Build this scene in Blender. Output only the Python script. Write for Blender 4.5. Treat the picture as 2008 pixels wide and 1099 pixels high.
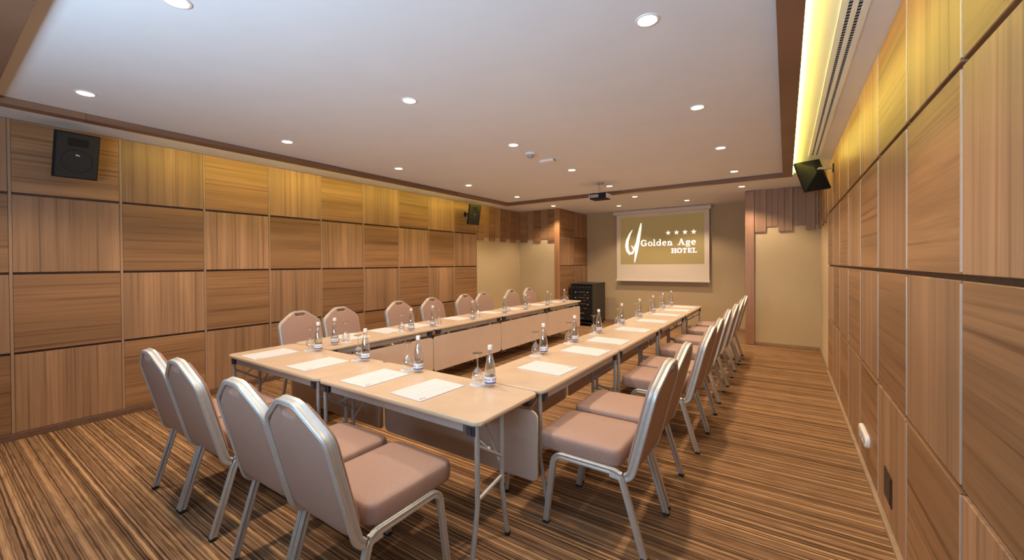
import bpy, bmesh, math, random
from mathutils import Vector, Matrix, Euler

for o in list(bpy.data.objects):
    bpy.data.objects.remove(o)
SC = bpy.context.scene
COL = SC.collection
PI = math.pi
RND = random.Random(7)

# ------------------------------------------------------------------ camera
TH, PIT, ROLL, FPX, CY = .5949, .0082, .0072, 793.91, 523.53
_c, _s, _cp, _sp = math.cos(TH), math.sin(TH), math.cos(PIT), math.sin(PIT)
_cr, _sr = math.cos(ROLL), math.sin(ROLL)
r0 = Vector((_c, _s, 0)); u0 = Vector((-_s*_sp, _c*_sp, _cp)); fw = Vector((-_s*_cp, _c*_cp, -_sp))
RV = _cr*r0 - _sr*u0; UV = _sr*r0 + _cr*u0
cam = bpy.data.objects.new('camera', bpy.data.cameras.new('camera'))
COL.objects.link(cam)
M = Matrix((RV, UV, -fw)).transposed().to_4x4(); M.translation = (0, 0, 1.55)
cam.matrix_world = M
cam.data.sensor_width = 36; cam.data.sensor_fit = 'HORIZONTAL'
cam.data.lens = FPX*36/2008
cam.data.shift_y = (CY-549.5)/2008
cam.data.clip_start = .05; cam.data.clip_end = 60
SC.camera = cam

# ------------------------------------------------------------------ light and exposure
SC.view_settings.view_transform = 'Standard'
SC.view_settings.look = 'None'
SC.view_settings.gamma = 1
SC.view_settings.use_curve_mapping = False
SC.view_settings.exposure = 0.18
SPOT_W, SPOT_COL = 78, (1, .745, .50)
LED_E, LED_COL = 3.2, (1, .78, .12)
FILL_W, FILL_COL = 235, (.58, .79, 1)  # strength and tint of the added cool fill

w = bpy.data.worlds.new('world'); SC.world = w; w.use_nodes = True
w.node_tree.nodes['Background'].inputs[0].default_value = (.62, .78, 1, 1)
w.node_tree.nodes['Background'].inputs[1].default_value = .8

def area(name, loc, rot, sx, sy, watt, col):
    l = bpy.data.lights.new(name, 'AREA'); l.shape = 'RECTANGLE'; l.size = sx; l.size_y = sy
    l.energy = watt; l.color = col
    o = bpy.data.objects.new(name, l); o.location = loc; o.rotation_euler = rot; COL.objects.link(o)
    return o
# added cool fill behind the camera, tilted up at the near ceiling
area('added_cool_fill', (-1.15, -1.46, 1.66), (PI/2+1.02, 0, 0), 3.3, .68, FILL_W, FILL_COL)

# ------------------------------------------------------------------ materials
def lin(c):
    return tuple(((x/255)/12.92 if x/255 <= .04045 else ((x/255+.055)/1.055)**2.4) for x in c)

def mat(name, rgb, rough=.5, metal=0, spec=.5, emit=None, es=0, coat=0):
    m = bpy.data.materials.new(name); m.use_nodes = True
    b = m.node_tree.nodes['Principled BSDF']
    b.inputs['Base Color'].default_value = (*rgb, 1)
    b.inputs['Roughness'].default_value = rough
    b.inputs['Metallic'].default_value = metal
    b.inputs['Specular IOR Level'].default_value = spec
    b.inputs['Coat Weight'].default_value = coat
    if emit:
        b.inputs['Emission Color'].default_value = (*emit, 1); b.inputs['Emission Strength'].default_value = es
    return m

def nd(m, t, **k):
    n = m.node_tree.nodes.new(t)
    for a, v in k.items(): setattr(n, a, v)
    return n
def lk(m, a, b): m.node_tree.links.new(a, b)
def ramp(m, stops, interp='LINEAR'):
    r = nd(m, 'ShaderNodeValToRGB'); e = r.color_ramp; e.interpolation = interp
    while len(e.elements) < len(stops): e.elements.new(.5)
    for el, (p, c) in zip(e.elements, stops):
        el.position = p; el.color = (*c, 1) if len(c) == 3 else c
    return r
def mth(m, op, a, b=None):
    n = nd(m, 'ShaderNodeMath', operation=op)
    for i, x in enumerate((a, b)):
        if x is None: continue
        if isinstance(x, (int, float)): n.inputs[i].default_value = x
        else: lk(m, x, n.inputs[i])
    return n.outputs[0]

def fine(m, scale, amount, bump=0.0, detail=3):
    """soft colour variation and fine relief on a plain material"""
    b = m.node_tree.nodes['Principled BSDF']; c = tuple(b.inputs['Base Color'].default_value)[:3]
    tc = nd(m, 'ShaderNodeTexCoord'); no = nd(m, 'ShaderNodeTexNoise')
    no.inputs['Scale'].default_value = scale; no.inputs['Detail'].default_value = detail
    lk(m, tc.outputs['Object'], no.inputs['Vector'])
    r = ramp(m, [(.3, tuple(x*(1-amount) for x in c)), (.7, tuple(min(1, x*(1+amount)) for x in c))])
    lk(m, no.outputs['Fac'], r.inputs[0]); lk(m, r.outputs[0], b.inputs['Base Color'])
    if bump:
        bp = nd(m, 'ShaderNodeBump'); bp.inputs['Strength'].default_value = bump; bp.inputs['Distance'].default_value = .002
        lk(m, no.outputs['Fac'], bp.inputs['Height']); lk(m, bp.outputs[0], b.inputs['Normal'])
    return m

def wood(name, base, vertical, rough=.42, contrast=1.0):
    m = bpy.data.materials.new(name); m.use_nodes = True
    b = m.node_tree.nodes['Principled BSDF']
    tc = nd(m, 'ShaderNodeTexCoord'); oi = nd(m, 'ShaderNodeObjectInfo')
    off = nd(m, 'ShaderNodeVectorMath', operation='SCALE'); off.inputs[0].default_value = (37, 53, 71)
    lk(m, oi.outputs['Random'], off.inputs['Scale'])
    add = nd(m, 'ShaderNodeVectorMath', operation='ADD')
    lk(m, tc.outputs['Object'], add.inputs[0]); lk(m, off.outputs[0], add.inputs[1])
    def layer(across, along, detail, dist=0):
        mp = nd(m, 'ShaderNodeMapping')
        mp.inputs['Scale'].default_value = (across, across, along) if vertical else (along, along, across)
        lk(m, add.outputs[0], mp.inputs['Vector'])
        n = nd(m, 'ShaderNodeTexNoise'); n.inputs['Scale'].default_value = 1; n.inputs['Detail'].default_value = detail
        n.inputs['Distortion'].default_value = dist
        lk(m, mp.outputs[0], n.inputs['Vector']); return n.outputs['Fac']
    broad = layer(6, .35, 2, .2); streak = layer(38, .4, 2, .15); fin = layer(150, 2.5, 2)
    d = tuple(x*(1-.45*contrast) for x in base); h = tuple(min(1, x*(1+.26*contrast)) for x in base)
    r1 = ramp(m, [(.3, tuple(x*(1-.2*contrast) for x in base)), (.5, base), (.72, h)])
    lk(m, broad, r1.inputs[0])
    r2 = ramp(m, [(.30, (.42, .36, .33)), (.40, (.82, .79, .78)), (.5, (1, 1, 1)), (.75, (1.08, 1.08, 1.08))])
    lk(m, streak, r2.inputs[0])
    mx = nd(m, 'ShaderNodeMix', data_type='RGBA', blend_type='MULTIPLY'); mx.inputs[0].default_value = (.6 if vertical else .75)*contrast
    lk(m, r1.outputs[0], mx.inputs[6]); lk(m, r2.outputs[0], mx.inputs[7])
    r3 = ramp(m, [(.35, (.82, .81, .80)), (.6, (1, 1, 1))]); lk(m, fin, r3.inputs[0])
    mx2 = nd(m, 'ShaderNodeMix', data_type='RGBA', blend_type='MULTIPLY'); mx2.inputs[0].default_value = .7
    lk(m, mx.outputs[2], mx2.inputs[6]); lk(m, r3.outputs[0], mx2.inputs[7])
    # each panel its own tone
    v = mth(m, 'ADD', mth(m, 'MULTIPLY', oi.outputs['Random'], .22), .89)
    hs = nd(m, 'ShaderNodeHueSaturation'); lk(m, mx2.outputs[2], hs.inputs['Color']); lk(m, v, hs.inputs['Value'])
    lk(m, hs.outputs[0], b.inputs['Base Color'])
    b.inputs['Roughness'].default_value = rough; b.inputs['Specular IOR Level'].default_value = .4
    bp = nd(m, 'ShaderNodeBump'); bp.inputs['Strength'].default_value = .12; bp.inputs['Distance'].default_value = .001
    lk(m, fin, bp.inputs['Height']); lk(m, bp.outputs[0], b.inputs['Normal'])
    return m

def thin_glass(name, tint, refl=.13):
    m = bpy.data.materials.new(name); m.use_nodes = True; nt = m.node_tree
    nt.nodes.remove(nt.nodes['Principled BSDF']); out = nt.nodes['Material Output']
    t = nd(m, 'ShaderNodeBsdfTransparent'); t.inputs[0].default_value = (*tint, 1)
    g = nd(m, 'ShaderNodeBsdfGlossy'); g.inputs['Roughness'].default_value = .04; g.inputs[0].default_value = (1, 1, 1, 1)
    lw = nd(m, 'ShaderNodeLayerWeight'); lw.inputs['Blend'].default_value = .35
    f = mth(m, 'ADD', mth(m, 'MULTIPLY', lw.outputs['Facing'], .7), refl)
    mx = nd(m, 'ShaderNodeMixShader'); lk(m, f, mx.inputs[0]); lk(m, t.outputs[0], mx.inputs[1]); lk(m, g.outputs[0], mx.inputs[2])
    lk(m, mx.outputs[0], out.inputs['Surface'])
    return m

WAL = (.38, .222, .123)
WOOD_H = wood('walnut_horizontal', (WAL[0]*.86, WAL[1]*.80, WAL[2]*.70), False)
WOOD_V = wood('walnut_vertical', WAL, True)
WOOD_TRIM = wood('walnut_trim', (.22, .125, .078), False, contrast=.7)
WOOD_TRIMV = wood('walnut_trim_along', (.22, .125, .078), False, contrast=.7)
WOOD_DARK = fine(mat('walnut_backing', (.085, .043, .024), .6), 30, .2)
PLASTER = fine(mat('white_plaster', (.76, .80, .85), .85), 3, .015)
BEIGE = fine(mat('beige_wallcovering', (.58, .465, .285), .9), 90, .06, .15)
OLIVE = fine(mat('olive_wallcovering', (.50, .39, .235), .9), 90, .07, .15)
STEEL = fine(mat('brushed_aluminium_strip', (.62, .52, .44), .4, .4), 60, .05)
STRIPL = fine(mat('beige_joint_strip', (.37, .235, .145), .5), 60, .05)
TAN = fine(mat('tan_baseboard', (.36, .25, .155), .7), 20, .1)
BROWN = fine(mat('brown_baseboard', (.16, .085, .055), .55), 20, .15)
FRAME = fine(mat('silver_chair_frame', (.54, .54, .52), .48, .6), 40, .04)
BLACKCAP = mat('black_rubber', (.02, .02, .02), .7)
FABRIC = fine(mat('mauve_vinyl', (.34, .222, .180), .5, spec=.35), 160, .08, .12)
TOP = fine(mat('beige_laminate', (.545, .425, .315), .26, spec=.5), 5, .05)
EDGE = mat('cream_edge', (.66, .55, .40), .45)
RAIL = fine(mat('grey_steel', (.42, .44, .46), .45, .35), 50, .06)
LEGM = fine(mat('grey_tube', (.48, .49, .49), .42, .45), 50, .05)
CONN = mat('black_connector', (.03, .033, .045), .5)
MODEST = fine(mat('modesty_laminate', (.58, .46, .38), .5), 6, .03)
PAPER = mat('white_paper', (.55, .565, .60), .7)
INK = mat('grey_print', (.45, .46, .52), .7)
INKD = mat('dark_print', (.12, .12, .20), .7)
GLASS = thin_glass('clear_glass', (.93, .94, .94))
WATER = thin_glass('still_water', (.95, .97, .98), .03)
WHITEP = mat('white_plastic', (.82, .81, .79), .4)
LABEL = mat('white_label', (.78, .78, .82), .5)
BLUE = mat('blue_label_band', (.06, .09, .28), .5)
BLACK = fine(mat('black_plastic', (.010, .011, .013), .6, spec=.25), 80, .3)
BLACKG = fine(mat('speaker_grille', (.014, .016, .02), .65), 400, .5, .3)
CHROME = mat('chrome', (.7, .7, .7), .15, 1)
GREYP = mat('grey_plastic', (.35, .35, .35), .4)
RACKSIDE = fine(mat('rack_side_paint', (.035, .033, .03), .5), 30, .1)
LAMP = mat('lit_lamp', (1, .9, .75), .5, emit=(1, .84, .62), es=14)
LEDM = mat('lit_led_strip', (1, .8, .3), .5, emit=LED_COL, es=LED_E*10)
SLOT = mat('black_slot', (.01, .01, .012), .8)
SCREEN = mat('screen_cloth', (.78, .70, .58), .9)
SCRCASE = mat('screen_case', (.70, .66, .58), .5)
IMG = mat('projected_olive', (.40, .31, .13), .9, emit=(.40, .30, .12), es=.20)
IMGW = mat('projected_white', (.9, .88, .82), .9, emit=(1, .95, .85), es=.75)
PANE = thin_glass('added_window_glass', (.97, .98, .98), .02)
LEDR = mat('rack_led_red', (.6, .05, .03), .4, emit=(1, .1, .05), es=1.5)
DKPLATE = mat('dark_wall_plate', (.045, .03, .022), .45)

def carpet():
    m = bpy.data.materials.new('striped_carpet'); m.use_nodes = True
    b = m.node_tree.nodes['Principled BSDF']; b.inputs['Roughness'].default_value = .95; b.inputs['Specular IOR Level'].default_value = .1
    tc = nd(m, 'ShaderNodeTexCoord'); sp = nd(m, 'ShaderNodeSeparateXYZ'); lk(m, tc.outputs['Object'], sp.inputs[0])
    def n2(sx, sy, detail=2, rough=.5, ox=0):
        mp = nd(m, 'ShaderNodeMapping'); mp.inputs['Scale'].default_value = (sx, sy, 0); mp.inputs['Location'].default_value = (ox, ox*1.7, 0)
        lk(m, tc.outputs['Object'], mp.inputs['Vector'])
        n = nd(m, 'ShaderNodeTexNoise'); n.inputs['Scale'].default_value = 1; n.inputs['Detail'].default_value = detail
        n.inputs['Roughness'].default_value = rough; lk(m, mp.outputs[0], n.inputs['Vector']); return n.outputs['Fac']
    wob = n2(9, 20, 1)
    y = mth(m, 'ADD', sp.outputs['Y'], mth(m, 'MULTIPLY', mth(m, 'SUBTRACT', wob, .5), .007))
    def n1(freq, off, detail=0):
        n = nd(m, 'ShaderNodeTexNoise', noise_dimensions='1D'); n.inputs['Scale'].default_value = 1; n.inputs['Detail'].default_value = detail
        lk(m, mth(m, 'ADD', mth(m, 'MULTIPLY', y, freq), off), n.inputs['W']); return n.outputs['Fac']
    r = ramp(m, [(.30, (.085, .047, .028)), (.40, (.15, .084, .046)), (.44, (.225, .128, .068)), (.54, (.268, .155, .082)), (.58, (.33, .198, .106)), (.72, (.39, .236, .13))])
    lk(m, n1(95, 3.1, 1), r.inputs[0])
    # broad darker and lighter bands
    rb = ramp(m, [(.32, (.74, .72, .70)), (.5, (1, 1, 1)), (.68, (1.14, 1.12, 1.08))]); lk(m, n1(8, 17.3), rb.inputs[0])
    mx = nd(m, 'ShaderNodeMix', data_type='RGBA', blend_type='MULTIPLY'); mx.inputs[0].default_value = 1
    lk(m, r.outputs[0], mx.inputs[6]); lk(m, rb.outputs[0], mx.inputs[7])
    # thin gold lines
    rl = ramp(m, [(.64, (0, 0, 0)), (.67, (1, 1, 1))]); lk(m, n1(44, 41.7), rl.inputs[0])
    mx2 = nd(m, 'ShaderNodeMix', data_type='RGBA'); lk(m, mth(m, 'MULTIPLY', rl.outputs[0], .65), mx2.inputs[0])
    lk(m, mx.outputs[2], mx2.inputs[6]); mx2.inputs[7].default_value = (.64, .39, .19, 1)
    # broken dashes and pile
    rd = ramp(m, [(.36, (.60, .56, .54)), (.5, (1, 1, 1))]); lk(m, n2(4.5, 60, 2, .5, 9), rd.inputs[0])
    mx3 = nd(m, 'ShaderNodeMix', data_type='RGBA', blend_type='MULTIPLY'); mx3.inputs[0].default_value = .75
    lk(m, mx2.outputs[2], mx3.inputs[6]); lk(m, rd.outputs[0], mx3.inputs[7])
    rp = ramp(m, [(.3, (.8, .8, .8)), (.7, (1.15, 1.15, 1.15))]); pile = n2(260, 260, 2); lk(m, pile, rp.inputs[0])
    mx4 = nd(m, 'ShaderNodeMix', data_type='RGBA', blend_type='MULTIPLY'); mx4.inputs[0].default_value = .6
    lk(m, mx3.outputs[2], mx4.inputs[6]); lk(m, rp.outputs[0], mx4.inputs[7])
    lk(m, mx4.outputs[2], b.inputs['Base Color'])
    bp = nd(m, 'ShaderNodeBump'); bp.inputs['Strength'].default_value = .3; bp.inputs['Distance'].default_value = .004
    lk(m, pile, bp.inputs['Height']); lk(m, bp.outputs[0], b.inputs['Normal'])
    return m
CARPET = carpet()

# ------------------------------------------------------------------ mesh helpers
def mesh_of(name, bm, mats, smooth=None):
    bmesh.ops.recalc_face_normals(bm, faces=bm.faces)
    if smooth is not None:
        for f in bm.faces: f.smooth = True
        for e in bm.edges:
            if len(e.link_faces) == 2 and e.calc_face_angle(0) > smooth: e.smooth = False
    me = bpy.data.meshes.new(name); bm.to_mesh(me); bm.free()
    for m in (mats if isinstance(mats, (list, tuple)) else [mats]): me.materials.append(m)
    return me
def link(name, data, parent=None, loc=None, rot=None):
    o = bpy.data.objects.new(name, data); COL.objects.link(o)
    if parent is not None: o.parent = parent
    if loc is not None: o.location = loc
    if rot is not None: o.rotation_euler = rot
    return o
def obj(name, bm, mats, parent=None, loc=None, rot=None, smooth=None):
    return link(name, mesh_of(name, bm, mats, smooth), parent, loc, rot)
def tag(o, label, cat, group=None):
    o['label'] = label; o['category'] = cat
    if group: o['group'] = group
    return o
def thing(name, label, cat, loc=(0, 0, 0), rz=0, group=None):
    o = link(name, None, None, loc, (0, 0, rz)); o.empty_display_size = .1
    return tag(o, label, cat, group)
def struct(o):
    o['kind'] = 'structure'; return o
def copy_tree(o, parent=None):
    c = o.copy(); COL.objects.link(c)
    if parent is not None: c.parent = parent
    for ch in list(o.children): copy_tree(ch, c)
    return c

def bx(bm, x0, x1, y0, y1, z0, z1, bev=0, mi=0):
    v = [bm.verts.new(p) for p in ((x0, y0, z0), (x1, y0, z0), (x1, y1, z0), (x0, y1, z0), (x0, y0, z1), (x1, y0, z1), (x1, y1, z1), (x0, y1, z1))]
    fs = [bm.faces.new([v[i] for i in q]) for q in ((3, 2, 1, 0), (4, 5, 6, 7), (0, 1, 5, 4), (1, 2, 6, 5), (2, 3, 7, 6), (3, 0, 4, 7))]
    for f in fs: f.material_index = mi
    if bev:
        es = list({e for f in fs for e in f.edges})
        bmesh.ops.bevel(bm, geom=es, offset=bev, segments=1, affect='EDGES')
    return bm
def box(x0, x1, y0, y1, z0, z1, bev=0):
    return bx(bmesh.new(), x0, x1, y0, y1, z0, z1, bev)

def sweep(bm, pts, sec, side, mi=0, caps=True):
    """sweep a closed 2D section (a along 'side', b across) along a polyline"""
    pts = [Vector(p) for p in pts]; n = len(pts); rings = []
    for i, p in enumerate(pts):
        t = (pts[min(i+1, n-1)]-pts[max(i-1, 0)]).normalized()
        sd = Vector(side(i) if callable(side) else side); sd = (sd-t*sd.dot(t)).normalized(); up = t.cross(sd)
        k = 1.0
        if 0 < i < n-1:
            a = (pts[i]-pts[i-1]).normalized(); k = 1/max(.6, a.dot(t))
        rings.append([bm.verts.new(p+sd*a+up*b*k) for a, b in sec])
    m = len(sec)
    for i in range(n-1):
        for j in range(m):
            f = bm.faces.new((rings[i][j], rings[i][(j+1) % m], rings[i+1][(j+1) % m], rings[i+1][j])); f.material_index = mi
    if caps:
        for r in (rings[0], rings[-1]):
            f = bm.faces.new(r); f.material_index = mi
    return bm
def circ(r, n=10): return [(r*math.cos(2*PI*i/n), r*math.sin(2*PI*i/n)) for i in range(n)]
def tube(pts, r, n=10, side=(1, 0, .013)):
    return sweep(bmesh.new(), pts, circ(r, n), side)
def fillet(pts, rad, seg=5):
    out = [Vector(pts[0])]
    for i in range(1, len(pts)-1):
        p, a, b = Vector(pts[i]), Vector(pts[i-1]), Vector(pts[i+1])
        r = rad[i] if isinstance(rad, dict) else rad
        if not r: out.append(p); continue
        d1, d2 = (a-p).normalized(), (b-p).normalized()
        ang = d1.angle(d2); t = min(r/math.tan(ang/2), (a-p).length*.48, (b-p).length*.48); rr = t*math.tan(ang/2)
        c = p+(d1+d2).normalized()*(rr/math.sin(ang/2))
        s, e = p+d1*t-c, p+d2*t-c; w = s.angle(e)
        for k in range(seg+1):
            out.append(c+(s*math.sin((1-k/seg)*w)+e*math.sin(k/seg*w))/math.sin(w))
    out.append(Vector(pts[-1])); return out
def rrect(x0, x1, y0, y1, r, seg=5):
    out = []
    for cx, cy, a in ((x1-r, y1-r, 0), (x0+r, y1-r, PI/2), (x0+r, y0+r, PI), (x1-r, y0+r, 1.5*PI)):
        for k in range(seg+1):
            t = a+PI/2*k/seg; out.append((cx+r*math.cos(t), cy+r*math.sin(t)))
    return out
def stack(rings, mi=0):
    """skin a list of equally long rings, capped at both ends"""
    bm = bmesh.new(); R = [[bm.verts.new(p) for p in r] for r in rings]; m = len(rings[0])
    for i in range(len(R)-1):
        for j in range(m): bm.faces.new((R[i][j], R[i][(j+1) % m], R[i+1][(j+1) % m], R[i+1][j]))
    bm.faces.new(R[0]); bm.faces.new(R[-1]); return bm
def prism(outl, z0, z1):
    return stack([[(x, y, z0) for x, y in outl], [(x, y, z1) for x, y in outl]])
def lathe(prof, n=20, close=False):
    bm = bmesh.new(); R = []
    for r, z in prof:
        R.append([bm.verts.new((r*math.cos(2*PI*i/n), r*math.sin(2*PI*i/n), z)) for i in range(n)] if r > 1e-5 else [bm.verts.new((0, 0, z))])
    for a, b in zip(R, R[1:]):
        for j in range(n):
            k = (j+1) % n
            if len(a) == 1 and len(b) == 1: continue
            if len(a) == 1: bm.faces.new((a[0], b[k], b[j]))
            elif len(b) == 1: bm.faces.new((a[j], a[k], b[0]))
            else: bm.faces.new((a[j], a[k], b[k], b[j]))
    return bm

# ================================================================== THE ROOM
XL, XR, ZC = -5.716, .489, 2.875
YN, YF, YB = -1.3, 8.82, 10.4
struct(obj('floor', box(XL-.2, XR+.2, YN-.2, YB+.2, -.1, 0), CARPET))
struct(obj('ceiling', box(XL-.2, XR+.2, YN-.2, YB+.2, ZC, ZC+.1), PLASTER))

JZ = [ZC, 2.2096, 1.4906, .7717]          # row joints, from the top
GAP = .011
def panel_mesh(width, height, vertical, axis):
    """a bevelled 22 mm veneer panel centred on its origin, face towards +normal"""
    t = .022
    if axis == 'x': bm = box(-t, 0, -width/2, width/2, -height/2, height/2, .0025)
    else: bm = box(-width/2, width/2, -t, 0, -height/2, height/2, .0025)
    return mesh_of('panel', bm, WOOD_V if vertical else WOOD_H)
_pm = {}
def add_panel(parent, center, width, height, vertical, rot):
    k = (round(width, 3), round(height, 3), vertical)
    if k not in _pm: _pm[k] = panel_mesh(width, height, vertical, 'x')
    return link('panel', _pm[k], parent, center, (0, 0, rot))

def panel_wall(parent, x, ys, facing, flip, z_bot=.06, strips=True):
    rot = 0 if facing > 0 else PI
    for k in range(len(ys)-1):
        y0, y1 = ys[k], ys[k+1]
        for r in range(4):
            zt = JZ[r]-(.004 if r == 0 else GAP); zb = (JZ[r+1] if r < 3 else z_bot)+(GAP if r < 3 else .003)
            add_panel(parent, (x, (y0+y1)/2, (zt+zb)/2), abs(y1-y0)-2*GAP, zt-zb, (r+k+flip) % 2 == 1, rot)
    if strips:
        for y in ys[:-1] if facing > 0 else ys:
            for r in range(4) if facing < 0 else (0,):
                zt = JZ[r]-(.004 if r == 0 else .02); zb = (JZ[r+1]+.02 if r < 3 else z_bot)
                if facing > 0: zt, zb = ZC-.004, z_bot+.003
                a, b = sorted((x-facing*.02, x+facing*.002))
                obj('joint_strip', box(a, b, y-(.0095 if facing > 0 else .0065), y+(.0095 if facing > 0 else .0065), zb, zt), STRIPL if facing > 0 else STEEL, parent)

wl = struct(obj('wall_left', box(XL-.15, XL-.022, YN, 7.064, 0, ZC), WOOD_DARK))
ysl = [.4845+.728*k for k in range(-2, 10)]
ysl[-1] = 7.055
panel_wall(wl, XL, ysl, 1, 0)          # first listed column is k=-2, horizontal grain on top
wr = struct(obj('wall_right', box(XR+.022, XR+.15, YN, 7.175, 0, ZC), WOOD_DARK))
ysr = [4.2075-.743*k for k in range(7, -5, -1)]
ysr[-1] = 7.17
panel_wall(wr, XR, ysr, -1, 1, z_bot=.035)

# beige side walls past the panels, with hanging veneer planks above
wnl = struct(obj('wall_niche_left', box(XL-.15, XL-.01, 7.064, YF, 0, ZC), BEIGE))
wnr = struct(obj('wall_niche_right', box(XR+.01, XR+.15, 7.175, YF, 0, ZC), BEIGE))
wbl = struct(obj('wall_back_left', box(XL-.15, -4.668, YF, YF+.14, 0, ZC), BEIGE))
wbr = struct(obj('wall_back_right', box(-.49, XR+.15, YF, YF+.14, 0, ZC), BEIGE))
wb = struct(obj('wall_back', box(-4.8, -.4, YB, YB+.15, 0, ZC), OLIVE))
def planks_y(parent, x, y0, y1, n, facing, long_first, zl, zs):
    s = (y1-y0)/n
    for i in range(n):
        lo = (i % 2 == 0) == long_first; t = .03 if lo else .018
        a, b = sorted((x, x+facing*t)); zb = zl if lo else zs
        cx, cy, cz = (a+b)/2, y0+s*(i+.5), (zb+ZC)/2
        obj('plank', box(a-cx, b-cx, -s/2+.002, s/2-.002, zb-cz, ZC-cz-.002, .002), WOOD_V if not lo else WOOD_H, parent, (cx, cy, cz))
def planks_x(parent, y, xs, long_first, zl, zs, mats=None):
    for i in range(len(xs)-1):
        lo = (i % 2 == 0) == long_first; t = .035 if lo else .02; zb = zl if lo else zs
        cx, cy, cz = (xs[i]+xs[i+1])/2, y-t/2, (zb+ZC)/2; w_ = xs[i+1]-xs[i]
        obj('plank', box(-w_/2+.002, w_/2-.002, -t/2, t/2, zb-cz, ZC-cz-.002, .002), WOOD_V if (mats or not lo) else WOOD_H, parent, (cx, cy, cz))
planks_y(wnl, XL-.01, 7.07, YF, 8, 1, True, 2.08, 2.155)
planks_x(wbl, YF, [XL+.03+i*(1.015/5) for i in range(6)], True, 2.08, 2.155)
planks_x(wbr, YF, [-.488, -.30, -.115, .095, .29, .43, .47], True, 2.10, 2.19, True)
planks_y(wnr, XR+.01, 7.18, YF-.04, 6, -1, False, 2.12, 2.2)

# wooden columns that frame the alcove of the screen
cl = struct(obj('column_left', box(-4.668, -4.55, YF-.05, YB, 0, ZC), WOOD_DARK))
obj('facing_panel', box(-.07, .07, -.012, .012, -1.43, 1.43, .002), wood('walnut_column', (.42, .22, .10), True, contrast=.8), cl, (-4.60, YF-.062, 1.435))
for k in range(2):
    for r in range(4):
        zt = JZ[r]-(.004 if r == 0 else .006); zb = (JZ[r+1] if r < 3 else .06)+.006
        y0 = YF-.05+.82*k; y1 = min(YB, y0+.82)
        add_panel(cl, (-4.53, (y0+y1)/2, (zt+zb)/2), y1-y0-.012, zt-zb, (r+k) % 2 == 1, 0)
cr_ = struct(obj('column_right', box(-.625, -.49, YF-.05, YB, 0, ZC), WOOD_DARK))
obj('facing_panel', box(-.07, .07, -.012, .012, -1.43, 1.43, .002), wood('walnut_column_b', (.36, .20, .12), True, contrast=.6), cr_, (-.558, YF-.062, 1.435))
for k in range(2):
    y0 = YF-.05+.82*k; y1 = min(YB, y0+.82)
    for r in range(4):
        zt = JZ[r]-.006; zb = (JZ[r+1] if r < 3 else .06)+.006
        add_panel(cr_, (-.637, (y0+y1)/2, (zt+zb)/2), y1-y0-.012, zt-zb, (r+k) % 2 == 0, PI)

# baseboards
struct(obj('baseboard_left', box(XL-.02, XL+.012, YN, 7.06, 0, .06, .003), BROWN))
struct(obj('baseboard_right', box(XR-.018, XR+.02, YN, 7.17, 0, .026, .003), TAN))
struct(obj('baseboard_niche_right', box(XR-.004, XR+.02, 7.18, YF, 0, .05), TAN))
struct(obj('baseboard_back_right', box(-.48, XR, YF-.014, YF+.01, 0, .055, .003), TAN))
struct(obj('baseboard_back_left', box(XL, -4.68, YF-.014, YF+.01, 0, .055, .003), TAN))
struct(obj('baseboard_back', box(-4.52, -.64, YB-.014, YB+.01, 0, .05, .003), TAN))

# unseen wall behind the camera, window invented to bring in cool light
wf = obj('wall_front', box(XL-.15, XR+.15, YN-.12, YN, 0, 1.25), WOOD_DARK)
bm = bmesh.new(); bx(bm, XL-.15, XR+.15, YN-.12, YN, 2.10, ZC); bx(bm, XL-.15, -3.05, YN-.12, YN, 1.25, 2.10); bx(bm, .41, XR+.15, YN-.12, YN, 1.25, 2.10)
obj('wall_section', bm, WOOD_DARK, wf); struct(wf)
bm = bmesh.new()
for x in (-3.05, -1.917, -.783, .35): bx(bm, x, x+.06, YN-.09, YN-.03, 1.25, 2.10)
for z in (1.25, 2.04): bx(bm, -3.05, .41, YN-.09, YN-.03, z, z+.06)
wi = struct(obj('added_window_1', bm, WHITEP))  # made-up window, out of view, as an opening for the fill lamp
for x in (-2.99, -1.857, -.723): obj('pane', box(x, x+1.073, YN-.065, YN-.06, 1.31, 2.04), PANE, wi)

# ------------------------------------------------------------------ wooden frame on the ceiling with LED strips
FX0, FX1, FY0, FY1, ZF, FWD = -5.13, .083, .22, 7.39, 2.82, .122
def frame_side(name, segs, mat_, axis):
    root = None
    for (x0, x1, y0, y1) in segs:
        c = ((x0+x1)/2, (y0+y1)/2, (ZF+ZC)/2)
        bm = box(x0-c[0], x1-c[0], y0-c[1], y1-c[1], ZF-c[2], ZC-c[2], .0015)
        if root is None:
            root = struct(link(name, None)); root.empty_display_size = .1
        obj('plank', bm, mat_, root, c)
    return root
def cuts(a, b, marks):
    e = [a]+[m for m in marks if a < m < b]+[b]; return list(zip(e, e[1:]))
WT_Y = wood('walnut_trim_lengthwise', (.24, .135, .085), False, contrast=.6)
t_r = frame_side('trim_1', [(FX1-FWD, FX1, a+.001, b-.001) for a, b in cuts(FY0, FY1, (.85, 3.25, 5.65))], WT_Y, 'y')
t_l = frame_side('trim_2', [(FX0, FX0+FWD, a+.001, b-.001) for a, b in cuts(FY0, FY1, (.85, 3.25, 5.65))], WT_Y, 'y')
t_f = frame_side('trim_3', [(a+.001, b-.001, FY1-FWD, FY1) for a, b in cuts(FX0+FWD, FX1-FWD, (-2.5,))], WOOD_TRIM, 'x')
t_n = frame_side('trim_4', [(a+.001, b-.001, FY0, FY0+FWD) for a, b in cuts(FX0+FWD, FX1-FWD, (-2.99, -.6))], WOOD_TRIM, 'x')
obj('light_strip', box(FX1+.0005, FX1+.006, .5, FY1-.03, 2.846, 2.868), LEDM, t_r)
obj('light_strip', box(FX0-.006, FX0-.0005, 1.35, FY1-.03, 2.846, 2.868), LEDM, t_l)

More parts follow.
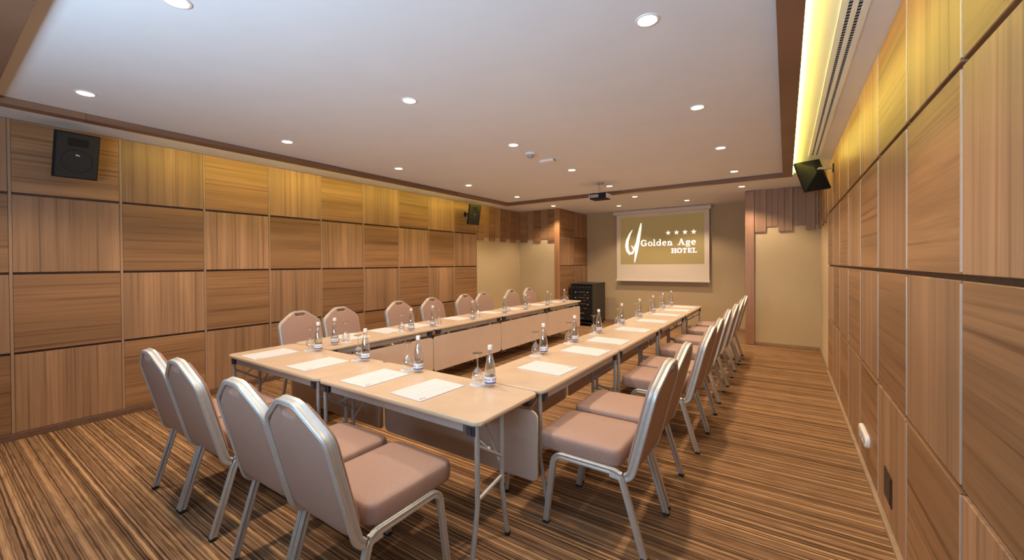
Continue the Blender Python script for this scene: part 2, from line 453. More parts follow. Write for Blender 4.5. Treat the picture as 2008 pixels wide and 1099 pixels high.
# ================================================================== CHAIRS
def groove_sec(a, b, g=.003):
    """rounded rectangular tube, 2a wide across, 2b deep, a groove along its outer faces"""
    r = .004
    return [(-a+r, -b), (-a*.25, -b), (0, -b+g), (a*.25, -b), (a-r, -b), (a, -b+r), (a, -b*.3), (a-g, 0), (a, b*.3), (a, b-r), (a-r, b), (a*.25, b), (0, b-g), (-a*.25, b), (-a+r, b), (-a, b-r), (-a, b*.3), (-a+g, 0), (-a, -b*.3), (-a, -b+r)]
HW = .232
def build_chair():
    t = thing('banquet_chair', '', 'chair')
    # upholstered seat
    o = rrect(-.228, .228, -.16, .35, .055, 5)
    def ring(s, z, dy=0): return [(x*s, (y-.095)*s+.095+dy, z) for x, y in o]
    obj('seat', stack([ring(.95, .440), ring(.985, .444), ring(1.0, .456), ring(1.006, .485), ring(1.0, .512), ring(.985, .524), ring(.955, .532), ring(.85, .538), ring(.5, .544), ring(.1, .545)]), FABRIC, t, smooth=.9)
    # the back lies in a leaning plane: p(x, s, n)
    b0, b1 = Vector((0, -.225, .43)), Vector((0, -.372, 1.0)); up = (b1-b0).normalized(); nn = Vector((1, 0, 0)).cross(up); L = (b1-b0).length
    if nn.y < 0: nn = -nn
    P = lambda x, s, n: b0+up*s+Vector((x, 0, 0))+nn*n
    # frame of the back: one tube from the seat rail up, over and down
    half = [(HW, L-.168), (HW-.002, L-.146), (HW-.010, L-.123), (HW-.024, L-.105), (HW-.042, L-.091), (.088, L-.017), (.072, L-.008), (.045, L-.001)]
    path = [Vector((HW, -.11, .412)), Vector((HW, -.215, .405)), P(HW, .06, 0)]
    path = fillet(path, .05, 4)
    path = path[:-1]+[P(HW, .06, 0), P(HW, .25, 0)]+[P(x, s, 0) for x, s in half]
    full = path+[Vector((-p.x, p.y, p.z)) for p in reversed(path)]
    bm = bmesh.new(); sec = groove_sec(.022, .0125)
    low = 7
    def side(i):
        k = i if i < len(path) else len(full)-1-i
        if k <= 4:
            p, q = full[max(i-1, 0)], full[min(i+1, len(full)-1)]; tt = (q-p).normalized()
            v = tt.cross(Vector((1, 0, 0))); v = v if v.y*1 > 0 else -v
            return v if v.length > .1 else nn
        return nn
    sweep(bm, full, sec, side); obj('back_frame', bm, FRAME, t, smooth=.6)
    # upholstered panel inside the frame, with the hand hole left open under the crown
    out = []
    w_ = HW-.010
    for k in range(5):
        a = PI*1.5-PI/2*k/4 if False else 0
    left = [(-w_+.05, .02), (-w_+.015, .035), (-w_, .075), (-w_, L-.175), (-w_+.003, L-.152), (-w_+.011, L-.130), (-w_+.040, L-.100), (-.130, L-.058), (-.080, L-.027), (-.066, L-.020), (-.056, L-.046), (-.038, L-.056), (-.015, L-.057)]
    out = left+[(-x, s) for x, s in reversed(left)]
    def pr_(sc, n): return [P(x*sc, (s-L/2)*(1-(1-sc)*.8)+L/2, n) for x, s in out]
    obj('backrest', stack([pr_(.86, -.019), pr_(.95, -.0175), pr_(1, -.010), pr_(1, .018), pr_(1.03, .0232), pr_(1.042, .030), pr_(1.005, .038), pr_(.85, .042)]), FABRIC, t, smooth=.5)
    # side frames: an inverted U each, the front and the rear leg
    for s in (-1, 1):
        x = s*HW
        A, B, C, D = (x, -.29, .012), (x, -.165, .424), (x, .232, .428), (x, .29, .012)
        pts = fillet([A, B, C, D], .06, 6); mid = Vector((x, .03, .426))
        iB = next(i for i, p in enumerate(pts) if p.y > .03)
        sec2 = groove_sec(.0135, .0175)
        for nm, pp in (('rear', pts[:iB]+[mid]), ('front', [mid]+pts[iB:])):
            leg = obj('leg', sweep(bmesh.new(), pp, sec2, (1, 0, 0)), FRAME, t, smooth=.6)
            f = pp[0] if nm == 'rear' else pp[-1]
            obj('foot_cap', box(f.x-.015, f.x+.015, f.y-.018, f.y+.018, 0, .02, .003), BLACKCAP, leg)
    obj('cross_bar', tube([(-HW, .12, .424), (HW, .12, .424)], .010, 8, (0, 1, .01)), FRAME, t)
    obj('cross_bar', tube([(-HW, -.10, .424), (HW, -.10, .424)], .010, 8, (0, 1, .01)), FRAME, t)
    return t
ORD = ['first', 'second', 'third', 'fourth', 'fifth', 'sixth', 'seventh', 'eighth']
chair0 = build_chair(); _n = [0]
def put_chair(x, y, rz, label, group):
    c = chair0 if _n[0] == 0 else copy_tree(chair0); _n[0] += 1
    c.location = (x, y, 0); c.rotation_euler = (0, 0, rz); c['label'] = label; c['group'] = group
CR = ['mauve banquet chair backing the camera at the cross tables, %s from the rack row' % ORD[i] for i in range(4)]
for i, x in enumerate((-3.404, -2.906, -2.162, -1.660)):
    put_chair(x, 1.216, [0, 0, .012, -.01][i], CR[i], 'chairs along the cross tables')
for i, y in enumerate((2.335, 2.868, 3.77, 4.30, 5.14, 5.87, 6.72, 7.40)):
    put_chair(-.90+[0, -.015, .02, .015, 0, .01, .01, .01][i], y, PI/2+[0, .02, -.02, 0, .02, 0, 0, 0][i], 'mauve banquet chair in the open aisle, %s from the cross tables' % ORD[i], 'chairs along the row that ends below the screen')
for i, y in enumerate((2.505, 3.04, 3.96, 4.63, 5.43, 5.96, 6.89, 7.58)):
    put_chair(-4.34, y, -PI/2+[0, .03, 0, 0, -.02, .02, 0, 0][i], 'mauve banquet chair before the panelled speaker wall, %s from the cross tables' % ORD[i], 'chairs along the row that ends at the black rack')

# ================================================================== TABLES
TL, TD = 1.45, .60
def build_table():
    t = thing('folding_table', '', 'table')
    o = rrect(-TL/2, TL/2, -TD/2, TD/2, .05, 5)
    oi = [(x*.9965, y*.992) for x, y in o]
    obj('tabletop', stack([[(x, y, .722) for x, y in oi], [(x, y, .7445) for x, y in oi], [(x*.997, y*.995, .7458) for x, y in oi]]), TOP, t)
    obj('edge_band', stack([[(x*.995, y*.99, .7205) for x, y in o], [(x, y, .724) for x, y in o], [(x, y, .7405) for x, y in o], [(x*.998, y*.996, .744) for x, y in o]]), EDGE, t, smooth=.9)
    for y in (-.262, .262):
        obj('rail', box(-.60, .60, y-.012, y+.012, .668, .7205, .002), RAIL, t)
    for x in (-.60, .60):
        obj('end_rail', box(x-.012, x+.012, -.25, .25, .68, .7205, .002), RAIL, t)
    for x in (-1, 1):
        for y in (-.262, .262):
            bm = box(x*.655-.03, x*.655+.03, y-.02, y+.02, .66, .7205, .004)
            bx(bm, x*.655-.012, x*.655+.012, y-.026, y+.026, .668, .70)
            obj('corner_bracket', bm, CONN, t)
        xl = x*.685
        for (yt, yb) in ((-.262, -.312), (-.045, .005)):
            pts = fillet([(xl, yt, .7205), (xl, yt, .30), (xl, yb, .012)], .12, 5)
            leg = obj('leg', tube(pts, .0135, 10), LEGM, t, smooth=.9)
            obj('foot_cap', lathe([(0, 0), (.016, 0), (.016, .022), (0, .022)], 10), BLACKCAP, leg, (xl, yb, 0))
        obj('crossbar', tube([(xl, -.262, .325), (xl, -.045, .365)], .011, 8), LEGM, t)
        obj('crossbar', tube([(xl, -.262, .61), (xl, -.045, .47)], .009, 8), LEGM, t)
        obj('brace', tube([(x*.40, -.154, .70), (xl, -.154, .55)], .009, 8, (0, 1, 0)), LEGM, t)
        obj('brace', tube([(x*.46, .02, .70), (xl, -.040, .40)], .008, 8, (0, 1, .2)), LEGM, t)
    o = rrect(-.70, .735, .200, .632, .045, 5)
    bm = stack([[(x, .255, z) for x, z in o], [(x, .273, z) for x, z in o]])
    mp = obj('modesty_panel', bm, MODEST, t)
    obj('edge_band', stack([[(x*1.0015, .257, z) for x, z in rrect(-.702, .737, .198, .634, .046, 5)], [(x, .271, z) for x, z in rrect(-.702, .737, .198, .634, .046, 5)]]), EDGE, mp)
    for x in (-.45, .45):
        obj('hanger', box(x-.02, x+.02, .246, .255, .60, .70), RAIL, t)
    return t
tab0 = build_table(); _t = [0]
def put_table(x, y, rz, label, group):
    c = tab0 if _t[0] == 0 else copy_tree(tab0); _t[0] += 1
    c.location = (x, y, 0); c.rotation_euler = (0, 0, rz); c['label'] = label; c['group'] = group
put_table(-3.465, 1.88, 0, 'beige folding cross table joining the row that ends at the black rack', 'cross tables at the near end')
put_table(-2.005, 1.88, 0, 'beige folding cross table, its exposed corner beside the first aisle chair', 'cross tables at the near end')
for k in range(4):
    put_table(-1.568, 2.20+.725+1.468*k, PI/2, 'beige folding table, %s from the cross tables, row ending below the screen' % ORD[k], 'tables of the row that ends below the screen')
for k in range(4):
    put_table(-3.925, 2.20+.725+1.452*k, -PI/2, 'beige folding table, %s from the cross tables, row ending at the rack' % ORD[k], 'tables of the row that ends at the black rack')

# ================================================================== TABLE SETTINGS
ZT = .7462
def build_pad():
    t = tag(obj('desk_pad', box(-.19, .19, -.14, .14, 0, .004), PAPER), '', 'paper')
    bm = bmesh.new()
    for (x0, x1, y) in ((-.13, .02, .10), (-.05, .11, .03), (-.12, .05, -.03), (-.02, .12, -.06)): bx(bm, x0, x1, y-.0012, y+.0012, .004, .0043)
    obj('printed_lines', bm, INK, t)
    bm = bmesh.new()
    for dx, h in ((0, .012), (.008, .016), (.017, .010), (.026, .010), (.034, .013)): bx(bm, -.165+dx, -.160+dx, -.118, -.118+h, .004, .0043)
    obj('printed_emblem', bm, INKD, t)
    return t
def build_bottle():
    t = thing('water_bottle', '', 'bottle')
    prof = [(0, .002), (.033, .0), (.0365, .004), (.037, .02), (.037, .085), (.0355, .11), (.030, .145), (.0215, .185), (.0155, .212), (.0135, .228), (.0135, .245)]
    obj('body', lathe(prof, 20), GLASS, t, smooth=.9)
    obj('water', lathe([(0, .006), (.033, .006), (.0345, .02), (.0345, .085), (.033, .11), (.0275, .145), (.019, .185), (0, .185)], 16), WATER, t, smooth=.9)
    lb = obj('label', lathe([(.0374, .022), (.0376, .023), (.0376, .068), (.0374, .069)], 20), LABEL, t, smooth=.9)
    obj('label_band', lathe([(.0378, .024), (.0378, .034)], 20), BLUE, lb, smooth=.9)
    bm = bmesh.new()
    for a in (-.5, -.25, 0, .25, .5):
        for q in (0, PI*.5, PI, PI*1.5):
            c, s = math.cos(a+q), math.sin(a+q)
            bx(bm, .0375*c-.0014, .0375*c+.0014, .0375*s-.0014, .0375*s+.0014, .044, .056)
    obj('label_print', bm, BLUE, lb)
    obj('cap', lathe([(0, .27), (.0135, .27), (.0152, .267), (.0152, .243), (.0140, .240), (0, .240)], 16), WHITEP, t, smooth=.7)
    return t
def build_goblet():
    t = thing('wine_glass', '', 'glass')
    obj('bowl', lathe([(.0335, 0), (.0375, .022), (.0395, .045), (.036, .072), (.024, .096), (.008, .110), (.0045, .118)], 20), GLASS, t, smooth=.9)
    obj('stem', lathe([(.0045, .116), (.0040, .15), (.0045, .185), (.009, .198)], 10), GLASS, t, smooth=.9)
    obj('foot', lathe([(.006, .196), (.022, .201), (.0345, .2055), (.0345, .2075), (.02, .208), (0, .208)], 20), GLASS, t, smooth=.7)
    return t
def build_coaster():
    return tag(obj('coaster', lathe([(0, .0025), (.054, .0025), (.056, .0018), (.056, 0), (0, 0)], 24), PAPER), '', 'coaster')
proto = dict(pad=build_pad(), bottle=build_bottle(), glass=build_goblet(), coaster=build_coaster()); _used = set()
def place(kind, x, y, z, rz, label, group):
    p = proto[kind]; o = p if kind not in _used else copy_tree(p); _used.add(kind)
    o.location = (x, y, z); o.rotation_euler = (0, 0, rz); o['label'] = label; o['group'] = group
def setting(where, group, pad, bottle, glass, prz):
    jit = RND.uniform(-.05, .05)
    place('pad', pad[0], pad[1], ZT, prz+jit, 'white printed desk pad, %s' % where, 'desk pads '+group)
    place('bottle', bottle[0], bottle[1], ZT, prz+RND.uniform(-.8, .8), 'clear water bottle with white cap, %s' % where, 'water bottles '+group)
    place('coaster', glass[0], glass[1], ZT, 0, 'round white coaster under a glass, %s' % where, 'coasters '+group)
    place('glass', glass[0], glass[1], ZT+.0026, 0, 'upturned wine glass on its coaster, %s' % where, 'wine glasses '+group)
FP = [(-3.86, 1.80), (-3.14, 1.83), (-2.412, 1.828), (-1.897, 1.838)]
FB = [(-3.61, 2.105), (-2.90, 2.10), (-2.27, 2.10), (-1.606, 2.11)]
FG = [(-3.695, 2.075), (-2.985, 2.09), (-2.375, 2.09), (-1.700, 2.095)]
for i in range(4):
    setting('%s from the rack row on the cross tables' % ORD[i], 'on the cross tables', FP[i], FB[i], FG[i], PI/2)
RB = [3.12, 3.76, 4.40, 5.19, 5.97, 6.70, 7.33, 7.93]; RP = [2.71, 3.43, 4.00, 4.81, 5.66, 6.44, 7.12, 7.72]
for i in range(8):
    setting('%s from the cross tables, row ending below the screen' % ORD[i], 'on the row ending below the screen', (-1.515, RP[i]), (-1.78, RB[i]), (-1.80, RB[i]-.10), PI)
LB = [2.36, 3.36, 3.72, 4.52, 5.32, 5.96, 6.74, 7.44]; LG = [2.49, 3.22, 3.85, 4.65, 5.44, 6.08, 6.87, 7.57]; LP = [2.72, 3.20, 3.66, 4.45, 5.28, 5.92, 6.74, 7.44]
for i in range(8):
    setting('%s from the cross tables, row ending at the rack' % ORD[i], 'on the row ending at the black rack', (-4.02, LP[i]), (-3.75, LB[i]), (-3.76, LG[i]), 0)

# ================================================================== SPEAKERS
def speaker(label, loc, e, wall_x, sign):
    t = link('wall_speaker', None, None, loc, e); tag(t, label, 'speaker', 'wall speakers')
    w2, h2 = .15, .21
    def rect(s, y): return [(-w2*s, y, -h2*s), (w2*s, y, -h2*s), (w2*s, y, h2*s), (-w2*s, y, h2*s)]
    obj('cabinet', stack([rect(1, 0), rect(1, .035), rect(.22, .17), rect(.16, .175)]), BLACK, t)
    g = obj('grille', box(-w2+.008, w2-.008, -.006, 0, -h2+.008, h2-.008, .003), BLACKG, t)
    bm = bmesh.new(); sweep(bm, [(.105*math.cos(a), -.0065, -.045+.105*math.sin(a)) for a in [2*PI*k/28 for k in range(29)]], circ(.0022, 6), (0, 1, 0), caps=False)
    obj('driver_ring', bm, BLACK, g)
    obj('tweeter_horn', box(-.07, .07, -.009, -.005, .09, .16, .002), BLACK, g)
    bm = bmesh.new(); bx(bm, -.013, -.001, -.0085, -.006, .004, .016); bx(bm, .002, .013, -.0085, -.006, .002, .012)
    obj('badge', bm, WHITEP, g)
    # bracket from the back of the cabinet to the wall (in the speaker's own space)
    Mx = Matrix.Translation(loc) @ Euler(e).to_matrix().to_4x4(); inv = Mx.inverted()
    a = Vector((0, .165, 0)); wp = Mx @ a; hit = Vector((wall_x, wp.y, wp.z)); b = inv @ hit
    bm = bmesh.new(); sweep(bm, [a, a+Vector((0, .02, 0)), b], circ(.014, 8), (0, 0, 1))
    br = obj('wall_bracket', bm, GREYP if sign < 0 else BLACK, t)
    pts = [inv @ (hit+Vector((sign*dx, dy, dz))) for dx in (0, .012) for dy, dz in ((-.035, -.05), (.035, -.05), (.035, .05), (-.035, .05))]
    obj('wall_plate', stack([pts[:4], pts[4:]]), BLACK, br)
    return t
speaker('square black speaker seen face-on, high on the panelled wall by the near end', (-5.469, .866, 2.578), (.284, -.032, 1.738), XL, 1)
speaker('black speaker seen from its side, high on the panelled wall before the beige niche', (-5.421, 6.622, 2.579), (.209, .003, 1.348), XL, 1)
speaker('black speaker with pyramid back toward the camera, beside the slot air diffuser', (.27, 6.50, 2.645), (.333, .149, -2.687), XR, -1)

# ================================================================== CEILING FITTINGS
def build_light():
    t = thing('ceiling_downlight', '', 'ceiling light')
    obj('trim_ring', lathe([(.047, -.002), (.052, -.006), (.062, -.004), (.064, 0), (.047, 0)], 24), WHITEP, t, smooth=.8)
    obj('lens', lathe([(0, -.004), (.047, -.003), (.047, 0), (0, 0)], 24), LAMP, t)
    return t
dl0 = build_light(); _d = [0]
sl = bpy.data.lights.new('downlight_beam', 'SPOT'); sl.energy = SPOT_W; sl.color = SPOT_COL; sl.spot_size = math.radians(124); sl.spot_blend = .45; sl.shadow_soft_size = .045
def put_light(x, y, label, group):
    o = dl0 if _d[0] == 0 else copy_tree(dl0); _d[0] += 1
    o.location = (x, y, ZC); o['label'] = label; o['group'] = group
    s = link('downlight_beam', sl, None, (x, y, ZC-.02)); return o
CX = [(-4.43, 'line over the row ending at the rack'), (-2.52, 'middle line running to the projector'), (-.625, 'line over the row ending below the screen')]
CYs = [.75, 2.26, 3.77, 5.26, 6.74]
for j, y in enumerate(CYs):
    for i, (x, nm) in enumerate(CX):
        if j == 0 and i == 2: continue
        put_light(x, y, 'ceiling downlight, %s from the near end, %s' % (ORD[j], nm), 'downlights inside the ceiling frame')
for x, y, nm in ((-4.45, 8.30, 'above the wooden column by the black rack'), (-2.51, 8.13, 'just past the frame in line with the projector'), (-.64, 8.17, 'above the wooden column by the aisle'), (-3.22, 9.22, 'before the screen on the black rack side'), (-1.75, 9.28, 'before the screen on the aisle side')):
    put_light(x, y, 'round downlight in the plain ceiling strip, %s' % nm, 'downlights before the screen')

# slot diffuser
t = thing('slot_diffuser', 'white linear slot air diffuser with two dark slots along the lit ceiling edge', 'air diffuser', (.298, 3.85, ZC))
L_ = 2.47
bm = bmesh.new()
for x0, x1 in ((-.062, -.030), (-.012, .012), (.030, .062)): bx(bm, x0, x1, -L_, L_, -.006, 0)
bx(bm, -.062, .062, L_, L_+.02, -.006, 0); bx(bm, -.062, .062, -L_-.02, -L_, -.006, 0)
obj('frame', bm, PLASTER, t)
for x0, x1 in ((-.030, -.012), (.012, .030)):
    s = obj('slot', box(x0, x1, -L_, L_, -.0015, 0), SLOT, t)
    bm = bmesh.new(); n = 150
    for k in range(n):
        y = -L_+2*L_*(k+.5)/n; bx(bm, x0, x1, y-.004, y+.004, -.0045, -.0015)
    bl = obj('blades', bm, GREYP, s); bl['kind'] = 'stuff'

# smoke detector, sensor plate, projector
t = thing('smoke_detector', 'white round smoke detector on the ceiling between two downlights', 'smoke detector', (-2.541, 4.17, ZC))
obj('base', lathe([(0, 0), (.062, 0), (.062, -.012), (.055, -.022), (0, -.022)], 20), WHITEP, t, smooth=.6)
obj('dome', lathe([(.045, -.02), (.042, -.042), (.03, -.056), (0, -.06)], 20), GREYP, t, smooth=.9)
t = thing('ceiling_beacon', 'flat oblong white fitting on the ceiling beside the smoke detector', 'ceiling fitting', (-2.535, 4.57, ZC))
obj('housing', prism(rrect(-.10, .10, -.04, .04, .018, 4), -.03, 0), WHITEP, t)
obj('end_cap', box(.10, .112, -.03, .03, -.026, -.004, .003), GREYP, t)
t = thing('ceiling_projector', 'dark projector hanging on a pole from the ceiling before the wooden frame', 'projector', (-2.56, 6.42, ZC))
obj('ceiling_plate', lathe([(0, 0), (.055, 0), (.055, -.012), (0, -.012)], 16), GREYP, t)
obj('pole', tube([(0, 0, -.01), (0, 0, -.165)], .018, 12), CHROME, t, smooth=.9)
obj('mount_arms', sweep(sweep(bmesh.new(), [(-.11, -.08, -.175), (0, 0, -.165), (.11, .08, -.175)], circ(.008, 6), (0, 0, 1)), [(-.11, .08, -.175), (0, 0, -.165), (.11, -.08, -.175)], circ(.008, 6), (0, 0, 1)), BLACK, t)
b_ = obj('body', stack([[(x*.96, y*.95, -.27) for x, y in rrect(-.145, .145, -.13, .13, .03, 4)], [(x, y, -.255) for x, y in rrect(-.145, .145, -.13, .13, .03, 4)], [(x, y, -.195) for x, y in rrect(-.145, .145, -.13, .13, .03, 4)], [(x*.95, y*.93, -.178) for x, y in rrect(-.145, .145, -.13, .13, .03, 4)]]), BLACK, t)
obj('side_cover', box(-.158, -.14, -.11, .11, -.262, -.19, .004), WHITEP, b_)
obj('side_cover', box(.14, .158, -.11, .11, -.262, -.19, .004), WHITEP, b_)
obj('lens', tube([(.06, .12, -.225), (.06, .16, -.225)], .035, 14, (1, 0, 0)), BLACK, b_)
obj('vent', box(-.12, .02, -.134, -.128, -.25, -.20), GREYP, b_)

# ================================================================== SCREEN WITH ITS PICTURE
SX0, SX1, SY = -3.65, -1.46, 10.27
t = thing('projection_screen', 'pull-down projection screen on the olive wall, showing a white hotel logo', 'screen', (0, SY, 0))
obj('case', stack([[(x, y-.02, z) for y, z in rrect(-.05, .05, 2.775, 2.868, .02, 3)] for x in (SX0-.065, SX1+.045)]), SCRCASE, t)
obj('cloth', box(SX0, SX1, -.002, .002, 1.11, 2.79), SCREEN, t)
obj('weight_bar', box(SX0-.03, SX1+.012, -.012, .012, 1.075, 1.115, .004), SCRCASE, t)
for x in (SX0-.05, SX1+.03): obj('wall_arm', box(x-.012, x+.012, .0, .13, 2.80, 2.84), GREYP, t)
pic = obj('projected_picture', box(-3.548, -1.566, -.004, -.0025, 1.507, 2.697), IMG, t)
YP = -.0055
def poly(bm, pts):
    v = [bm.verts.new((x, YP, z)) for x, z in pts]; f = bm.faces.new(v); return f
def stroke(bm, pts, wd):
    """flat stroke along a polyline; wd a number or a list of half widths"""
    n = len(pts); ws = wd if isinstance(wd, list) else [wd]*n; L1, R1 = [], []
    for i, (x, z) in enumerate(pts):
        ax, az = pts[max(0, i-1)]; bx_, bz = pts[min(n-1, i+1)]; d = math.hypot(bx_-ax, bz-az) or 1; nx, nz = -(bz-az)/d, (bx_-ax)/d
        L1.append((x+nx*ws[i], z+nz*ws[i])); R1.append((x-nx*ws[i], z-nz*ws[i]))
    for i in range(n-1): poly(bm, [L1[i], L1[i+1], R1[i+1], R1[i]])
def arc(cx, cz, rx, rz, a0, a1, n=14):
    return [(cx+rx*math.cos(math.radians(a0+(a1-a0)*k/n)), cz+rz*math.sin(math.radians(a0+(a1-a0)*k/n))) for k in range(n+1)]
def glyph(bm, ch, x, z, h, wt):
    """a small serif alphabet: x, baseline z, cap height h, stem half width wt; returns the advance"""
    xh = h*.66; S = lambda p, w=wt: stroke(bm, [(x+a, z+b) for a, b in p], w)
    th = wt*.62
    def serif(a, b, l=None): l = l or wt*2.3; S([(a-l, b), (a+l, b)], th*.8)
    if ch == 'G':
        S(arc(h*.44, h*.5, h*.40, h*.48, 40, 325), [th+(wt*1.15-th)*abs(math.sin(math.pi*k/14)) for k in range(15)]); S([(h*.80, h*.02), (h*.80, h*.44)]); S([(h*.52, h*.44), (h*.95, h*.44)], th); S([(h*.77, h*.70), (h*.77, h*.98)], th); return h*1.08
    if ch == 'o': S(arc(xh*.52, xh*.5, xh*.45, xh*.48, 0, 360, 18), [th+(wt-th)*abs(math.cos(2*math.pi*k/18)) for k in range(19)]); return xh*1.12
    if ch == 'l': S([(h*.16, 0), (h*.16, h*1.04)]); serif(h*.16, th*.5); S([(0, h*1.03), (h*.16, h*1.03)], th*.8); return h*.42
    if ch == 'd':
        S(arc(xh*.48, xh*.5, xh*.40, xh*.48, 0, 360, 18), [th+(wt-th)*abs(math.cos(2*math.pi*k/18)) for k in range(19)]); S([(xh*.92, 0), (xh*.92, h*1.04)]); S([(xh*.68, h*1.03), (xh*.92, h*1.03)], th*.8); S([(xh*.92, th*.5), (xh*1.16, th*.5)], th*.8); return xh*1.28
    if ch == 'e':
        S(arc(xh*.5, xh*.5, xh*.42, xh*.48, 5, 320, 16), [th+(wt-th)*abs(math.sin(math.pi*k/16)) for k in range(17)]); S([(xh*.12, xh*.54), (xh*.90, xh*.54)], th*.8); return xh*1.1
    if ch == 'n':
        S([(xh*.22, 0), (xh*.22, xh)]); serif(xh*.22, th*.5); S([(0, xh*.97), (xh*.22, xh*.97)], th*.8)
        S([(xh*.22, xh*.72)]+arc(xh*.56, xh*.66, xh*.30, xh*.30, 130, 0, 8)+[(xh*.86, 0)], th*1.25); S([(xh*.86, 0), (xh*.86, xh*.66)]); serif(xh*.86, th*.5); return xh*1.26
    if ch == 'A':
        S([(h*.10, 0), (h*.46, h)], th); S([(h*.46, h), (h*.84, 0)], wt*1.1); S([(h*.22, h*.34), (h*.72, h*.34)], th*.8); serif(h*.10, th*.5); serif(h*.84, th*.5); return h*1.06
    if ch == 'g':
        S(arc(xh*.46, xh*.62, xh*.34, xh*.35, 0, 360, 16), [th+(wt-th)*abs(math.cos(2*math.pi*k/16)) for k in range(17)]); S(arc(xh*.48, -xh*.18, xh*.44, xh*.25, 0, 360, 16), th); S([(xh*.28, xh*.30), (xh*.22, xh*.12), (xh*.62, xh*.06)], th); S([(xh*.72, xh*.9), (xh*1.02, xh*.98)], th); return xh*1.12
    if ch == 'H':
        for a in (h*.16, h*.80): S([(a, 0), (a, h)]); serif(a, th*.5); serif(a, h-th*.5)
        S([(h*.16, h*.52), (h*.80, h*.52)], th); return h*1.02
    if ch == 'O': S(arc(h*.48, h*.5, h*.42, h*.49, 0, 360, 20), [th+(wt*1.15-th)*abs(math.cos(2*math.pi*k/20)) for k in range(21)]); return h*1.0
    if ch == 'T': S([(h*.42, 0), (h*.42, h)]); S([(0, h-th), (h*.84, h-th)], th); serif(h*.42, th*.5); S([(th, h), (th, h*.74)], th*.8); S([(h*.84-th, h), (h*.84-th, h*.74)], th*.8); return h*.92
    if ch == 'E':
        S([(h*.16, 0), (h*.16, h)])
        for b, l in ((th, .74), (h*.5, .60), (h-th, .70)): S([(0, b), (h*l, b)], th)
        S([(h*.74, 0), (h*.74, h*.26)], th*.8); S([(h*.70, h), (h*.70, h*.76)], th*.8); S([(h*.58, h*.38), (h*.58, h*.62)], th*.7); return h*.86
    if ch == 'L': S([(h*.16, 0), (h*.16, h)]); serif(h*.16, h-th*.5); S([(0, th), (h*.72, th)], th); S([(h*.72, 0), (h*.72, h*.28)], th*.8); return h*.80
    return h*.62
def word(bm, text, x0, x1, z, h, wt):
    tmp = bmesh.new(); tot = sum(glyph(tmp, c, 0, 0, h, wt) for c in text); tmp.free()
    gap = ((x1-x0)-tot)/max(1, len(text)-1); x = x0
    for c in text: x += glyph(bm, c, x, z, h, wt)+gap
bm = bmesh.new()
word(bm, 'Golden Age', -3.015, -1.735, 1.965, .145, .0150)
obj('logo_name', bm, IMGW, pic)
bm = bmesh.new(); word(bm, 'HOTEL', -2.285, -1.725, 1.778, .106, .0140); obj('logo_word', bm, IMGW, pic)
bm = bmesh.new()
for k in range(4):
    cx = -2.365+.191*k; pts = []
    for i in range(10):
        a = PI/2+i*PI/5; r = .066 if i % 2 == 0 else .027; pts.append((cx+r*math.cos(a), 2.265+r*math.sin(a)))
    poly(bm, pts)
obj('logo_stars', bm, IMGW, pic)
bm = bmesh.new()       # brush mark: a crescent, a hook and a long slanting stroke
stroke(bm, [(-3.235, 2.385), (-3.30, 2.28), (-3.365, 2.12), (-3.385, 1.98), (-3.365, 1.86), (-3.31, 1.78), (-3.24, 1.79), (-3.195, 1.87), (-3.175, 1.98)], [.006, .022, .036, .040, .038, .034, .028, .020, .008])
stroke(bm, [(-3.26, 1.985), (-3.215, 1.90), (-3.17, 1.955), (-3.13, 2.06)], [.010, .022, .022, .010])
stroke(bm, [(-3.015, 2.545), (-3.035, 2.42), (-3.075, 2.22), (-3.11, 2.02), (-3.135, 1.84), (-3.165, 1.68), (-3.185, 1.55)], [.012, .030, .042, .046, .036, .024, .008])
obj('logo_emblem', bm, IMGW, pic)

# ================================================================== RACK AND WALL PLATES
t = thing('equipment_rack', 'black equipment rack on castors beside the wooden column, past the table end', 'rack', (-4.16, 9.60, 0))
W2, D2 = .29, .40
bm = bmesh.new()
bx(bm, -W2, -W2+.02, -D2, D2, .07, 1.02, .002); bx(bm, W2-.02, W2, -D2, D2, .07, 1.02, .002); bx(bm, -W2, W2, -D2, D2, .07, .09); bx(bm, -W2+.02, W2-.02, D2-.02, D2, .09, 1.0)
obj('cabinet', bm, RACKSIDE, t); obj('top_panel', box(-W2-.005, W2+.005, -D2-.005, D2+.005, 1.02, 1.045, .003), RACKSIDE, t)
for sx in (-1, 1):
    for sy in (-1, 1):
        obj('castor', tube([(sx*.24-.012, sy*.34, .035), (sx*.24+.012, sy*.34, .035)], .035, 12, (0, 1, 0)), BLACKCAP, t)
        obj('castor_fork', box(sx*.24-.018, sx*.24+.018, sy*.34-.015, sy*.34+.015, .05, .072), GREYP, t)
zz = 1.0
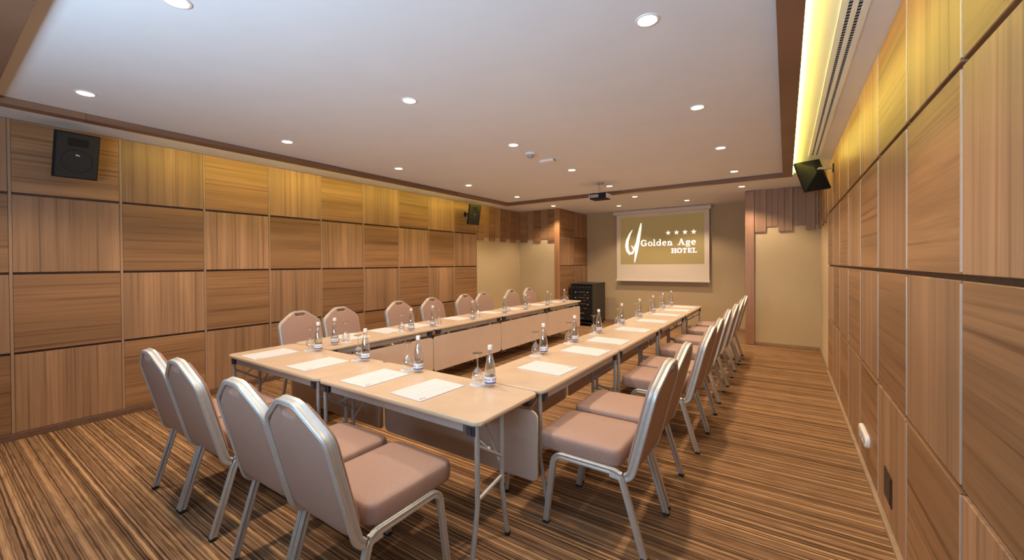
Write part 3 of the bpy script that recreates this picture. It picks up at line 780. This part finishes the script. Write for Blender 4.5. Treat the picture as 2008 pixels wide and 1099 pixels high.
for k, (h, kind) in enumerate(((.13, 'mixer'), (.09, 'amp'), (.045, 'line'), (.09, 'amp'), (.045, 'line'), (.13, 'amp'), (.09, 'line'), (.13, 'drawer'), (.11, 'blank'))):
    u = obj('rack_unit', box(-W2+.022, W2-.022, -D2-.002, D2-.1, zz-h+.004, zz-.002, .002), BLACK, t); z = zz-h/2
    bm = bmesh.new()
    if kind == 'mixer':
        for i in range(6): bx(bm, -.2+.08*i-.008, -.2+.08*i+.008, -D2-.014, -D2-.002, z+.01, z+.026)
    elif kind == 'amp':
        for i in (-.16, .16): bx(bm, i-.014, i+.014, -D2-.022, -D2-.002, z-.014, z+.014, .003)
        bx(bm, -.09, .09, -D2-.005, -D2-.002, z+.008, z+.014)
    elif kind == 'line':
        for i in range(5): bx(bm, -.18+.09*i-.006, -.18+.09*i+.006, -D2-.012, -D2-.002, z-.006, z+.006)
    else:
        bx(bm, -.06, .06, -D2-.012, -D2-.002, z-.006, z+.006)
    obj('knobs' if kind != 'drawer' else 'handle', bm, GREYP if k % 2 else CHROME, u)
    if kind == 'line':
        bm = bmesh.new()
        for i in range(3): bx(bm, .05+.03*i, .058+.03*i, -D2-.004, -D2-.002, z+.01, z+.016)
        obj('indicator_lights', bm, LEDR, u)
    zz -= h

t = thing('wall_socket', 'long white wall socket strip low on the panelled wall beside the aisle', 'socket', (XR, 3.94, .255), PI/2)
o = rrect(-.175, .175, -.045, .045, .042, 5)
obj('plate', stack([[(x, .0, z) for x, z in o], [(x, .016, z) for x, z in o], [(x*.97, .024, z*.88) for x, z in o]]), WHITEP, t)
for x in (-.11, 0, .11):
    obj('outlet', tube([(x, .018, 0), (x, .0265, 0)], .026, 14, (1, 0, 0)), GREYP, t)
t = thing('wall_plate', 'dark brown flat cover plate low on the panelled wall by the near end', 'wall plate', (XR, 3.14, .245), PI/2)
obj('plate', box(-.095, .095, 0, .006, -.085, .085, .002), DKPLATE, t)
obj('lid', box(-.08, .08, .006, .009, -.07, .07, .001), DKPLATE, t)
